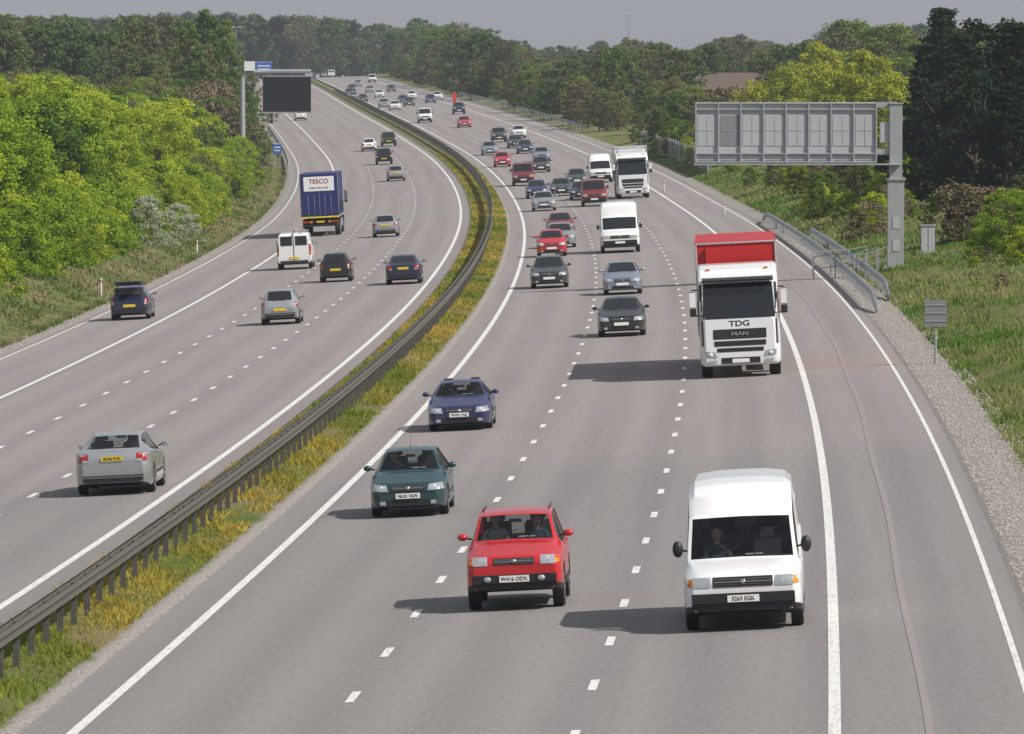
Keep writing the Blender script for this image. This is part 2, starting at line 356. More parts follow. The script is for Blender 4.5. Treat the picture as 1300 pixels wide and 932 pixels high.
    for xx in(-.35,.15):
        fr=.35; D.cyl((xx,cy+.02,zt),(xx+.4,cy+.02+(r0-cy)*fr,cz+(ztop-cz)*fr+.03),.008,.006,INK,5)
    wheels(D,S['wheels'],w,S['Rw'])
    if 'aerial' in opts: D.cyl((0,S['roof'][0]+.3,S['H']),(0,S['roof'][0]+.6,S['H']+.25),.006,.003,INK,5)
    if 'openboot' in opts:
        r1=S['roof'][1]; D.box((0,L-.1,S['H']+.12),(W*.68,.95,.05),pt,Matrix.Rotation(R(10),3,'X'))
        D.box((0,L-.28,1.1),(W*.72,.06,.6),INTER)
        for s in(-1,1): D.cyl((s*.5,L-.4,1.1),(s*.5,L-.1,1.5),.012,.012,INK,5)
    if 'rack' in opts:
        for yy in(1.8,3,4.2): D.box((0,yy,2.04),(1.5,.05,.05),STEEL)
        for xx in(-.5,-.1): D.box((xx,3.1,2.09),(.05,3.4,.05),STEEL)
        D.ell((0,1.9,2.1),(.1,.1,.08),AMBER)
    if 'roofrails' in opts:
        for s in(-1,1):
            D.cyl((s*w*.68,S['roof'][0]+.45,S['H']-.0),(s*w*.68,S['roof'][1]-.1,S['H']-.01),.016,.016,TRIM,6)
    if near:
        bz=cz-.06
        D.box((0,(cy+S['rear'][0])/2+.05,bz),(W*.82,S['rear'][0]-cy-.15,.03),INTER)
        D.box((0,cy+.3,bz+.03),(W*.72,.35,.07),INTER)
        rows=[cy+1.25] if big else [cy+1.25,cy+2.05]
        for yy in rows:
            for s in(-1,1):
                D.box((s*w*.42,yy,bz+.08),(.46,.12,.42),INTER); D.box((s*w*.42,yy,bz+.4),(.24,.09,.16),INTER)
        for k in range(16):
            a=2*math.pi*k/16;a2=2*math.pi*(k+1)/16
            D.cyl((-w*.42+.17*math.cos(a),cy+.62,bz+.08+.17*math.sin(a)),(-w*.42+.17*math.cos(a2),cy+.62,bz+.08+.17*math.sin(a2)),.013,.013,INK,5)
        D.box((0,S['roof'][0]+.05,S['H']-.18 if not big else 1.72),(.22,.03,.06),INK)
        D.box((.2,cy+.35,bz+.1),(.3,.2,.01),PLW)
    d=D.obj('fittings',e,ang=40)
    CACHE[key]=[('body',b.data),('fittings',d.data)]
    place(e,px,py,L,away)
    if plate:
        if away: text(plate,.1,(0,L+.031,pr-.002),INK,e,True,'number_plate_text',.93,.0)
        else: text(plate,.1,(0,(-.06 if not(suv or big) else -.1),pz-.002),INK,e,False,'number_plate_text',.93,.0)
    return e
def rloft(mb,ys,wk,z0k,z1k,mat,r=.12,win=.04):
    ys=sorted(set(list(ys)+[k[0] for k in z1k])); w=sint(wk,ys,win);a=sint(z0k,ys,win);b=sint(z1k,ys,win); vs=[];n=0
    for i,y in enumerate(ys):
        ring=[]
        for cxs,czs,st in((1,-1,-90),(1,1,0),(-1,1,90),(-1,-1,180)):
            for k in range(5):
                an=R(st+90*k/4); ring.append((cxs*(w[i]-r)+r*math.cos(an),y,(b[i]-r if czs>0 else a[i]+r)+r*math.sin(an)))
        vs+=ring; n=len(ring)
    fs=[(i*n+j,(i+1)*n+j,(i+1)*n+(j+1)%n,i*n+(j+1)%n) for i in range(len(ys)-1) for j in range(n)]
    fs+=[list(range(n))[::-1],[(len(ys)-1)*n+j for j in range(n)]]
    mb.add(vs,fs,mat); return BVHTree.FromPolygons(vs,fs)
def lorry(name,px,py,cabm,boxm,away=False,artic=True,boxtop=4.15,sidem=None,rearm=None):
    e=empty(name); C=MB(); L=15.6 if artic else 9.5
    bvh=rloft(C,np.arange(0,2.21,.1),[(0,1.06),(.05,1.16),(.2,1.225),(2.2,1.225)],[(0,.42),(.1,.36),(2.2,.4)],[(0,1.8),(.06,2.05),(.16,2.5),(.32,3.02),(.42,3.2),(.7,3.36),(1.2,3.48),(2.2,3.5)],cabm)
    C.obj('cab',e,ang=30)
    D=MB(); P=lambda q,m,o=.012,nx=10,nz=6: patch(D,bvh,q,m,False,L,o,nx,nz)
    P(((-1.12,1.83),(1.12,1.83),(1.06,2.92),(-1.06,2.92)),GLASS,.012,14,8)
    D.box((0,.12,3.03),(2.2,.34,.07),TRIM,Matrix.Rotation(R(12),3,'X'))
    P(rect(-.82,.82,1.2,1.5),TRIM); P(rect(-.8,.8,.98,1.14),TRIM); P(rect(-.72,.72,.8,.92),TRIM)
    P(rect(-.6,.6,.44,.62),TRIM)
    for k in range(3): P(rect(-.78,.78,1.25+.08*k,1.262+.08*k),STEELD,.02,8,1)
    for s in(-1,1):
        q=((.72,.62),(1.1,.66),(1.12,.84),(.78,.8)); P(q if s>0 else mir(q),LAMP,.016,5,4); D.ell((s*.93,-.0,.73),(.08,.05,.06),BULB,10,6)
        q=rect(.74,1.0,.46,.55); P(q if s>0 else mir(q),LAMP,.016,4,2)
        P(((s*1.2,1.0),(s*1.12,1.0),(s*1.12,2.9),(s*1.2,2.9)),TRIM,.006,2,8)
        D.cyl((s*1.2,.35,2.75),(s*1.42,.15,2.75),.025,.025,TRIM,6); D.cyl((s*1.2,.35,1.95),(s*1.42,.15,1.95),.025,.025,TRIM,6)
        D.box((s*1.41,.15,2.45),(.2,.14,.5),TRIM); D.box((s*1.41,.15,2.05),(.2,.14,.24),TRIM); D.box((s*1.41,.23,2.4),(.16,.02,.6),CHROME); D.box((s*1.41,.07,2.45),(.19,.02,.46),cabm)
        D.box((s*1.235,1.15,2.3),(.02,.7,.75),GLASS); D.box((s*1.24,1.15,1.0),(.02,.85,1.2),cabm)
        D.box((s*1.1,2.45,2.5),(.04,.5,1.8),cabm)
        D.box((s*.9,.62,3.35),(.12,.06,.05),AMBER)
    for xx in(-.6,0,.6): D.cyl((xx-.25,.05,1.85),(xx+.25,.11,2.15),.012,.01,INK,5)
    D.box((0,-.02,.52),(.53,.016,.12),PLW)
    D.box((0,L*.5+1,.85),(.9,L-2.5,.25),TRIM); D.box((0,2.6,1.0),(2.3,1.2,.4),TRIM)
    wy=[1.4,3.9,10.4,11.7,13.0] if artic else [1.4,6.3,7.5]
    wheels(D,wy,1.24,.5,.34,STEEL)
    for y in wy[1:]: D.box((0,y,1.06),(2.46,1.1,.05),TRIM)
    for s in(-1,1): D.box((s*1.2,7.2,.75),(.04,4.6,.5),STEEL)
    D.box((0,2.4,1.9),(.5,.4,1.6),INTER)
    D.obj('chassis_and_fittings',e,ang=40)
    B=MB(); y0=2.75
    B.box((0,(y0+L)/2,(1.2+boxtop)/2),(2.52,L-y0,boxtop-1.2),boxm)
    sm=sidem or boxm
    for s in(-1,1):
        B.box((s*1.266,(y0+L)/2,(1.35+boxtop)/2-.05),(.014,L-y0-.3,boxtop-1.65),sm)
        B.box((s*1.27,(y0+L)/2,1.28),(.03,L-y0,.12),STEEL); B.box((s*1.262,(y0+L)/2,boxtop-.05),(.03,L-y0+.01,.1),boxm)
        for yy in np.arange(y0+.6,L-.3,1.25): B.box((s*1.28,yy,1.8),(.02,.05,.9),TRIM)
    if not away:
        B.box((0,y0-.06,boxtop-.42),(1.9,.12,.5),boxm); B.box((0,y0-.02,boxtop-.04),(2.5,.06,.05),PANEL)
        for s in(-1,1): B.box((s*1.24,y0-.02,2.7),(.05,.05,2.8),PANEL)
    rm=rearm or boxm
    B.box((0,L+.012,(1.35+boxtop)/2),(2.4,.02,boxtop-1.5),rm)
    if away:
        B.box((0,L+.03,3.45),(2.0,.015,.95),WHITE); text('TESCO',.42,(0,L+.045,3.6),RED,e,True,'livery_text',1,.006); text('fresh every day',.2,(0,L+.045,3.2),NAVY,e,True,'livery_text')
        B.box((0,L+.04,2.1),(.02,.02,1.5),STEEL)
        for s in(-1,1):
            for k in(.35,.75): B.cyl((s*k,L+.05,1.4),(s*k,L+.05,2.7),.015,.015,STEEL,6)
            B.box((s*1.24,L+.03,2.7),(.03,.03,2.8),STEEL)
            B.box((s*1.0,L+.04,.95),(.4,.06,.14),TAIL); B.box((s*.62,L+.04,.95),(.2,.06,.12),AMBER)
        B.box((0,L+.03,1.25),(2.5,.05,.1),YEL); B.box((0,L-.1,.72),(2.3,.1,.16),TRIM); B.box((.0,L+.05,.95),(.53,.015,.115),PLY)
        B.box((0,L-.3,.9),(2.3,.1,.3),TRIM)
    B.obj('trailer_box',e,bevel=.02)
    place(e,px,py,L,away,1.0 if not away else .3)
    return e
V=vehicle
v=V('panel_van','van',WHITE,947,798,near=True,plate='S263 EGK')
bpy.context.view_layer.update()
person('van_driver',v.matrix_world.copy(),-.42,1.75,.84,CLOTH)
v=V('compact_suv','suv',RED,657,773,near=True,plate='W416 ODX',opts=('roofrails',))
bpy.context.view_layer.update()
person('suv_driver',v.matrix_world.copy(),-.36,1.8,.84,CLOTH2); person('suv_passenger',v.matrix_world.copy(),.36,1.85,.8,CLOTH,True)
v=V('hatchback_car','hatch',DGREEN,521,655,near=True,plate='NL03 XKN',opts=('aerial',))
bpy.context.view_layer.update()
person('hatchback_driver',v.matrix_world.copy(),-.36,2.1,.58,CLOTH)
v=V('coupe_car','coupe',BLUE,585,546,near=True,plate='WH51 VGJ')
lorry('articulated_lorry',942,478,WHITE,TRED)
e=bpy.data.objects['articulated_lorry']
text('TDG',.24,(0,-.0,1.66),INK,e,False,'livery_text',1.3,.006); text('MAN',.15,(0,-.035,1.35),CHROME,e,False,'badge_text',1.6,.004)
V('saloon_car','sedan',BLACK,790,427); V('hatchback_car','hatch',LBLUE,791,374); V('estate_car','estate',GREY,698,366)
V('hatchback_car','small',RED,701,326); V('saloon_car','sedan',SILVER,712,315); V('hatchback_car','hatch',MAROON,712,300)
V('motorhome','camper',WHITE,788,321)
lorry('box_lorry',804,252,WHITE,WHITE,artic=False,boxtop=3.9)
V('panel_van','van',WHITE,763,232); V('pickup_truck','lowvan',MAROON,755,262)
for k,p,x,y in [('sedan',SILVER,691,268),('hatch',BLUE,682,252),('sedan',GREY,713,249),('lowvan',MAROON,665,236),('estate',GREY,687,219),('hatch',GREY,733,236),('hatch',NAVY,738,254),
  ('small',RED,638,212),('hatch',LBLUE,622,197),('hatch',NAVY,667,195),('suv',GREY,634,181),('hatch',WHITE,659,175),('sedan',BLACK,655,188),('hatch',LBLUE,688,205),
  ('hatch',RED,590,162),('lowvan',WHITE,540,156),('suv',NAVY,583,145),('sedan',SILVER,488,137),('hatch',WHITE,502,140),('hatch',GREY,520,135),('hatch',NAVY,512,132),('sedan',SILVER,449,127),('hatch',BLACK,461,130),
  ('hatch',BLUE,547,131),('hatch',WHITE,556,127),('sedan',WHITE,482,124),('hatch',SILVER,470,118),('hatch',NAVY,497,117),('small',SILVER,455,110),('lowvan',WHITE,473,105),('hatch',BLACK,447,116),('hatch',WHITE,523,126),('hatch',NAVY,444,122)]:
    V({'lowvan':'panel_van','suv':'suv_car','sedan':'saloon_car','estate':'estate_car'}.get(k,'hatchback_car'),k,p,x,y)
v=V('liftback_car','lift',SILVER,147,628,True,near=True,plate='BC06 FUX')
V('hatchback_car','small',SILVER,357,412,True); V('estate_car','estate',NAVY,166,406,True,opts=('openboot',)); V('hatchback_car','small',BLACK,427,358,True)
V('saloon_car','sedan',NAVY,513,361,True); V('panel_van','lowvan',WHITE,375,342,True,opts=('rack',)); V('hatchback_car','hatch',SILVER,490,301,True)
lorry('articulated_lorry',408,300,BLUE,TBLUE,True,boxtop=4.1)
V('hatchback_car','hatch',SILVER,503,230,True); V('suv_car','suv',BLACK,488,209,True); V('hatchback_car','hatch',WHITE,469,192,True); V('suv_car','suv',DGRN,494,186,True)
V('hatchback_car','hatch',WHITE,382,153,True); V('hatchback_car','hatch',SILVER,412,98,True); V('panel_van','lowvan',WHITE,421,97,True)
# ------------------------------------------------------------------ ground & road
def npmesh(name,V,Fq):
    me=bpy.data.meshes.new(name); k=Fq.shape[1]
    me.vertices.add(len(V)); me.vertices.foreach_set('co',V.astype(np.float32).ravel())
    me.loops.add(Fq.size); me.loops.foreach_set('vertex_index',Fq.astype(np.int32).ravel())
    me.polygons.add(len(Fq)); me.polygons.foreach_set('loop_start',np.arange(0,Fq.size,k,dtype=np.int32)); me.polygons.foreach_set('loop_total',np.full(len(Fq),k,dtype=np.int32))
    me.update(calc_edges=True); return me
def grid_mesh(name,os_,ds,zf,mats,uv=True,colf=None):
    O,D=np.meshgrid(os_,ds); X=xr(D)+O; Z=zf(O,D); V=np.stack([X,D,Z],-1).reshape(-1,3)
    nr,nc=O.shape; i=np.arange(nr*nc).reshape(nr,nc)
    Fq=np.stack([i[:-1,:-1],i[:-1,1:],i[1:,1:],i[1:,:-1]],-1).reshape(-1,4)
    me=npmesh(name,V,Fq)
    if uv:
        l=me.uv_layers.new(name='road_uv'); idx=Fq.ravel()
        l.data.foreach_set('uv',np.stack([O.ravel()[idx],D.ravel()[idx]],-1).ravel().astype(np.float32))
    if colf is not None:
        a=me.color_attributes.new('zone','FLOAT_COLOR','POINT'); c=colf(O.ravel(),D.ravel()); a.data.foreach_set('color',c.ravel().astype(np.float32))
    for m in mats: me.materials.append(m)
    me.polygons.foreach_set('use_smooth',np.ones(len(Fq),bool)); me.update()
    return link(bpy.data.objects.new(name,me))
def N(nt,t,**k):
    n=nt.nodes.new(t)
    for a,b in k.items(): setattr(n,a,b)
    return n
def mixc(nt,fac,a,b,bt='MIX'):
    m=N(nt,'ShaderNodeMix',data_type='RGBA',blend_type=bt)
    for s,v in((0,fac),(6,a),(7,b)):
        if isinstance(v,bpy.types.NodeSocket): nt.links.new(v,m.inputs[s])
        else: m.inputs[s].default_value=(*v,1) if isinstance(v,tuple) else v
    return m.outputs[2]
def noise(nt,vec,scale,detail=4,sc=(1,1,1),rough=.55):
    mp=N(nt,'ShaderNodeMapping'); mp.inputs['Scale'].default_value=sc; nt.links.new(vec,mp.inputs[0])
    n=N(nt,'ShaderNodeTexNoise'); n.inputs['Scale'].default_value=scale; n.inputs['Detail'].default_value=detail; n.inputs['Roughness'].default_value=rough
    nt.links.new(mp.outputs[0],n.inputs['Vector']); return n.outputs[0]
def ramp(nt,v,a,b):
    m=N(nt,'ShaderNodeMapRange'); nt.links.new(v,m.inputs[0]); m.inputs[1].default_value=a; m.inputs[2].default_value=b; return m.outputs[0]
asph,nt,bs=newmat('asphalt'); uvn=N(nt,'ShaderNodeUVMap',uv_map='road_uv').outputs[0]
c=mixc(nt,ramp(nt,noise(nt,uvn,1,5,(1.6,.02,1)),.3,.7),(.34,.302,.292),(.27,.24,.234))
c=mixc(nt,ramp(nt,noise(nt,uvn,1,3,(.05,.012,1)),.35,.65),c,(.31,.283,.268))
g=noise(nt,uvn,9,6,(1,.35,1),.8)
c=mixc(nt,ramp(nt,g,.38,.66),c,mixc(nt,1.,c,(.74,.74,.74),'MULTIPLY'))
sep=N(nt,'ShaderNodeSeparateXYZ'); nt.links.new(uvn,sep.inputs[0])
mm=N(nt,'ShaderNodeMath',operation='MULTIPLY'); nt.links.new(sep.outputs[0],mm.inputs[0]); mm.inputs[1].default_value=4*math.pi/3.75
cs=N(nt,'ShaderNodeMath',operation='COSINE'); nt.links.new(mm.outputs[0],cs.inputs[0])
c=mixc(nt,ramp(nt,cs.outputs[0],-1.2,1.),c,mixc(nt,1.,c,(.88,.88,.89),'MULTIPLY'))
c=mixc(nt,ramp(nt,sep.outputs[1],190,178),c,mixc(nt,1.,c,(.88,.92,.93),'MULTIPLY'))
nt.links.new(c,bs.inputs['Base Color']); bs.inputs['Roughness'].default_value=.85; bs.inputs['Specular IOR Level'].default_value=.25
bp=N(nt,'ShaderNodeBump'); bp.inputs['Strength'].default_value=.25; bp.inputs['Distance'].default_value=.01; nt.links.new(g,bp.inputs['Height']); nt.links.new(bp.outputs[0],bs.inputs['Normal'])
dsr=np.concatenate([np.arange(60,1000,4.),np.arange(1000,2600,10.)])
grid_mesh('motorway_carriageway',np.linspace(-.85,14.5,9),dsr,road_z,[asph])
grid_mesh('motorway_carriageway',np.linspace(-18.7,-3.7,9),dsr,road_z,[asph])
linem,nt,bs=newmat('road_paint'); uvn=N(nt,'ShaderNodeUVMap',uv_map='road_uv').outputs[0]
c=mixc(nt,ramp(nt,noise(nt,uvn,1,5,(14,1.2,1),.7),.48,.72),(.72,.72,.69),(.42,.4,.385))
nt.links.new(c,bs.inputs['Base Color']); bs.inputs['Roughness'].default_value=.6
def markings():
    Vv=[];Fq=[];UV=[]
    def strip(o0,o1,da,db,step):
        n=max(1,int(math.ceil((db-da)/step))); ds=np.linspace(da,db,n+1)
        b=len(Vv)
        for d in ds:
            for o in(o0,o1): Vv.append((xr(d)+o,d,road_z(o,d)+.006)); UV.append((o,d))
        for i in range(n): Fq.append((b+2*i,b+2*i+1,b+2*i+3,b+2*i+2))
    for o in(0,11.3,-4.3,-14.8): strip(o-.09,o+.09,60,2400,4)
    for o in(14.12,-18.3): strip(o-.05,o+.05,60,2400,4)
    for o in(3.9,7.6,-7.8,-11.3):
        d=59.8+(.0 if o>0 else 3.3)
        while d<2300:
            strip(o-.07,o+.07,d,d+2,2); d+=9
    Fq_=np.array(Fq); me=npmesh('road_marking',np.array(Vv),Fq_); l=me.uv_layers.new(name='road_uv'); l.data.foreach_set('uv',np.array(UV)[Fq_.ravel()].ravel().astype(np.float32))
    me.materials.append(linem); link(bpy.data.objects.new('road_marking',me))
markings()
tar=pm('tar_seam',(.235,.212,.206),(.26,.235,.228),3,rough=.85)
Vv=[];ds=np.arange(80,420,1.5)
for d in ds:
    o=12.6+.03*math.sin(d*.13)+.08*math.sin(d*.03)
    for s in(-.06,.06): Vv.append((xr(d)+o+s,d,road_z(o,d)+.005))
i=np.arange(len(ds)-1)*2
me=npmesh('tar_seam',np.array(Vv),np.stack([i,i+1,i+3,i+2],-1)); me.materials.append(tar); link(bpy.data.objects.new('tar_seam',me))
gm,nt,bs=newmat('verge_ground'); uvn=N(nt,'ShaderNodeUVMap',uv_map='road_uv').outputs[0]
at=N(nt,'ShaderNodeAttribute',attribute_name='zone'); sp=N(nt,'ShaderNodeSeparateColor'); nt.links.new(at.outputs['Color'],sp.inputs[0])
grass=mixc(nt,ramp(nt,noise(nt,uvn,1,6,(.25,.12,1),.65),.35,.65),(.09,.14,.03),(.22,.18,.09))
field=mixc(nt,ramp(nt,noise(nt,uvn,1,4,(.03,.02,1)),.3,.7),(.08,.13,.03),(.11,.16,.04))
grass=mixc(nt,sp.outputs[1],grass,field)
st=noise(nt,uvn,14,3,(1,.7,1),.8)
grav=mixc(nt,ramp(nt,st,.35,.65),(.15,.14,.13),(.4,.37,.345))
n2=noise(nt,uvn,1.2,5,(1,.5,1),.7); ad=N(nt,'ShaderNodeMath',operation='ADD'); nt.links.new(sp.outputs[0],ad.inputs[0]); nt.links.new(n2,ad.inputs[1])
c=mixc(nt,ramp(nt,ad.outputs[0],.85,1.1),grass,grav)
nt.links.new(c,bs.inputs['Base Color']); bs.inputs['Roughness'].default_value=.95; bs.inputs['Specular IOR Level'].default_value=.1
bp=N(nt,'ShaderNodeBump'); bp.inputs['Strength'].default_value=.8; bp.inputs['Distance'].default_value=.06; nt.links.new(st,bp.inputs['Height']); nt.links.new(bp.outputs[0],bs.inputs['Normal'])
def zone(o,d):
    gr=np.interp(o,[-20.2,-19,-18,-3.9,-3.5,-1.3,-.9,14.2,14.6,15.6,16.4],[0,.85,1,1,.25,.1,.9,1,.95,.75,0])
    fi=np.clip((np.abs(o+2)-35)/20,0,1)*np.clip((d-500)/200,0,1)
    fi=np.maximum(fi,np.clip((o-22)/5,0,1)*np.clip((d-700)/100,0,1))
    return np.stack([gr,fi,0*o,1+0*o],-1)
og=np.array([-5000,-2500,-1200,-600,-300,-200,-140,-110,-90,-75,-65,-58,-52,-47]+list(np.arange(-44,-20,1.2))+[-19.8,-19.2,-18.75,-18.6,-15,-11,-7,-3.75,-3.6,-3.3,-3,-2.6,-2.2,-1.8,-1.4,-1.1,-.95,-.8,2,5,8,11,14.4,14.55,14.9,15.4,15.9,16.4]+list(np.arange(17,44,1.2))+[46,50,56,64,75,90,110,140,200,300,600,1200,2500,5000.])
dg=np.concatenate([np.arange(50,700,3.),np.arange(700,1400,8.),np.arange(1400,2700,25.),[3000,3600,4500,6000,8000]])
grid_mesh('ground',og,dg,ground_z,[gm],colf=zone)
# ------------------------------------------------------------------ foliage
def leafmat(name,dark,light,trans=.3):
    m=bpy.data.materials.new(name); m.use_nodes=True; nt=m.node_tree; nt.nodes.clear()
    out=N(nt,'ShaderNodeOutputMaterial'); at=N(nt,'ShaderNodeAttribute',attribute_name='tint')
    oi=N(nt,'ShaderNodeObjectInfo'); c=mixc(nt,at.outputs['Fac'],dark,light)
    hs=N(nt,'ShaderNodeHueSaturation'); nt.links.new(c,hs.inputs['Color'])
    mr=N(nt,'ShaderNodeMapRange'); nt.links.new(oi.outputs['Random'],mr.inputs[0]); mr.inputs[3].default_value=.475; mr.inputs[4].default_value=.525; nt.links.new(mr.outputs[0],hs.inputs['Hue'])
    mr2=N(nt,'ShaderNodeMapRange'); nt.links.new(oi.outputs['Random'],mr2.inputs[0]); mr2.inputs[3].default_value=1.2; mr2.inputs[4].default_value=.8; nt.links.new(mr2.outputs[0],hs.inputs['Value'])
    d=N(nt,'ShaderNodeBsdfDiffuse'); t=N(nt,'ShaderNodeBsdfTranslucent'); nt.links.new(hs.outputs[0],d.inputs[0]); nt.links.new(hs.outputs[0],t.inputs[0])
    mx=N(nt,'ShaderNodeMixShader'); mx.inputs[0].default_value=trans; nt.links.new(d.outputs[0],mx.inputs[1]); nt.links.new(t.outputs[0],mx.inputs[2]); nt.links.new(mx.outputs[0],out.inputs[0])
    return m
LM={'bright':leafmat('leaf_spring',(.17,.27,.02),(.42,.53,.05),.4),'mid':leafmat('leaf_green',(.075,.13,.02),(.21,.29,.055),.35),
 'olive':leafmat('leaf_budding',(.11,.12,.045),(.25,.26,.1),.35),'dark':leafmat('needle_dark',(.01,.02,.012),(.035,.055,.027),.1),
 'far':leafmat('leaf_hazed',(.06,.095,.03),(.16,.22,.075)),'faro':leafmat('leaf_hazed_budding',(.09,.1,.045),(.2,.2,.1)),'yellow':leafmat('leaf_yellow_green',(.2,.25,.02),(.46,.48,.06),.4),  # far leaves: aerial haze painted in as greyer leaf colours
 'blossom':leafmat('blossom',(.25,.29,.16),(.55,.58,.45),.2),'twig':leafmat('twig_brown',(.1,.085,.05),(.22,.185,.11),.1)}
def tree_data(key,Hh,Rr,base,ncl,lpc,leaf,mat,shape='round',seed=0,trunk=True):
    r=np.random.default_rng(seed)
    u=r.random(ncl); z=base+(Hh-base)*u
    if shape=='round': prof=np.sqrt(np.clip(1-((u-.42)/.6)**2,0.02,1))
    elif shape=='shrub': prof=np.sqrt(np.clip(1-(u/1.03)**2.2,0.02,1))
    elif shape=='tall': prof=np.clip(np.sin(np.pi*(u*.9+.08)),.1,1)**.6
    else: prof=np.clip(1-u,.04,1)**.85
    a=r.random(ncl)*2*np.pi; lob=1+.22*np.sin(3*a+seed)+.15*np.sin(5*a+u*7+seed*2)
    rad=Rr*prof*lob*np.sqrt(r.random(ncl)*.75+.25)
    if shape=='conifer': rad*= .75+.35*(np.sin(u*34)*.5+.5)
    C=np.stack([rad*np.cos(a),rad*np.sin(a),z+r.normal(0,.02*Hh,ncl)],-1)
    cr=Rr*(.11+.15*r.random(ncl))*(1 if shape!='conifer' else .8); ct=r.random(ncl)
    n=ncl*lpc; ci=np.repeat(np.arange(ncl),lpc)
    dv=r.normal(size=(n,3)); dv/=np.linalg.norm(dv,axis=1)[:,None]
    flat=np.array([1,1,.7 if shape!='conifer' else .35])
    P=C[ci]+dv*(cr[ci]*(.3+.9*r.random(n)**.8))[:,None]*flat
    P[:,2]=np.maximum(P[:,2],.05)
    nr=dv*.7+r.normal(size=(n,3))*.8+np.array([.15,0,.35]); nr/=np.linalg.norm(nr,axis=1)[:,None]
    t=np.cross(nr,r.normal(size=(n,3))); t/=np.linalg.norm(t,axis=1)[:,None]; b=np.cross(nr,t)
    sz=leaf*(.5+.8*r.random(n))[:,None]
    asp=.35 if shape=='conifer' else .7
    Vq=np.stack([P-t*sz*.5,P-b*sz*.5*asp,P+t*sz*.5,P+b*sz*.5*asp],1).reshape(-1,3)
    me=npmesh(key,Vq,np.arange(4*n).reshape(n,4))
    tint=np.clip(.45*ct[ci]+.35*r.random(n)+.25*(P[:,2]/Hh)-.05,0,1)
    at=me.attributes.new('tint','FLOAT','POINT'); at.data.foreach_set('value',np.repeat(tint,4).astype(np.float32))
    me.materials.append(mat)
    tm=None
    if trunk:
        mb=MB(); th=base+(Hh-base)*(.9 if shape in('conifer','tall') else .55); r0=.028*Hh
        segs=5; pts=[Vector((.03*Hh*math.sin(k*1.3+seed)*k/segs*.6,.03*Hh*math.cos(k*1.7+seed)*k/segs*.6,th*k/segs)) for k in range(segs+1)]
        for k in range(segs): mb.cyl(pts[k],pts[k+1],r0*(1-.8*k/segs),r0*(1-.8*(k+1)/segs),WOOD,8)
        for k in range(min(16,ncl)):
            c=Vector(C[k]); s=pts[min(segs,max(1,int((c.z*.75)/th*segs)))] ; m=(s+c)/2+Vector((0,0,.04*Hh))
            if s.z>c.z+1: continue
            mb.cyl(s,m,r0*.35,r0*.2,WOOD,5); mb.cyl(m,c,r0*.2,r0*.06,WOOD,5)
        tm=mb.mesh(key+'_trunk')
    return me,tm,Hh
TD={}
def tdef(k,*a,**kw): TD[k]=tree_data(k,*a,**kw)
for i in range(3):
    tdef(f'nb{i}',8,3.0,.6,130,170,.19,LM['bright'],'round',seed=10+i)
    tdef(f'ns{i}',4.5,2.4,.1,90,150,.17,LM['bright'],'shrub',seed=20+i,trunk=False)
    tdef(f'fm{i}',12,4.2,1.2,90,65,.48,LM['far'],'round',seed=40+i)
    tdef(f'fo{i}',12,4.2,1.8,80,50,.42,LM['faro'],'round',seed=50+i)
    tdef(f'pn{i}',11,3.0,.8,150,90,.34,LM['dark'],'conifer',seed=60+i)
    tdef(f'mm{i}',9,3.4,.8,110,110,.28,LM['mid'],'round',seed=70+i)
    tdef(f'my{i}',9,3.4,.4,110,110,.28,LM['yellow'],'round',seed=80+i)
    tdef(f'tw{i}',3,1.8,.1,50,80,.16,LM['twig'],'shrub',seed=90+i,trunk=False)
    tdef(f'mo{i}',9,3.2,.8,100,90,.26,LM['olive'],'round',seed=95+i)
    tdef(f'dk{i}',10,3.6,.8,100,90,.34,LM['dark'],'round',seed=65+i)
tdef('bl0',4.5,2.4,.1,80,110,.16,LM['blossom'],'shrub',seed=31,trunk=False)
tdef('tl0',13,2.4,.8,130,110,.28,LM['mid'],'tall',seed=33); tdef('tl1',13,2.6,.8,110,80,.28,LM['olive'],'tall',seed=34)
def tree(k,X,d,h,parent=None,name='broadleaf_tree',wid=1.):
    me,tm,Hh=TD[k]; s=h/Hh; z=float(G(X,d))-.1
    e=bpy.data.objects.new(name if parent is None else 'tree',None if tm else me)
    link(e,parent); e.location=(X,d,z); e.rotation_euler=(0,0,random.random()*6.28); e.scale=(s*wid*random.uniform(.9,1.15),s*wid*random.uniform(.9,1.15),s)
    if tm:
        link(bpy.data.objects.new('crown',me),e); link(bpy.data.objects.new('trunk',tm),e)
    return e
def pxX(px,d): return (px-CX)*d/F
hg=empty('hedgerow')
for i in range(160):
    d=random.uniform(330,760)
    o=(-24.4 if d<520 else -23.2)-abs(random.gauss(0,1))*1.4; X=xr(d)+o
    if CX+F*X/d<-60: continue
    ks=['ns0','ns1','ns2','mo0','ns2'] if 430<d<620 else ['ns0','ns1','ns2']
    if d>600: ks=['ns1','tw0','mm0','mo0','ns0']
    tree(random.choice(ks),X,d,random.uniform(2.0,4.2),hg)
for i in range(210):
    d=random.uniform(345,900); o=-26.5-random.random()**1.2*22; X=xr(d)+o
    if CX+F*X/d<-90: continue
    hh=random.uniform(6.0,8.3)+(-o-27)*.06
    if d>590: k=random.choice(['mm0','mm1','mo0','mo1','nb2']); hh*=.8
    else: k=random.choice(['nb0','nb1','nb2','nb0','nb1','nb2','mm0'])
    tree(k,X,d,hh,hg)
for px,py,h in [(188,312,3.0),(228,306,2.4)]:
    X,d,z=unproj(px,py); tree('bl0',X,d,h,None,'blossom_shrub')
wl=empty('woodland')
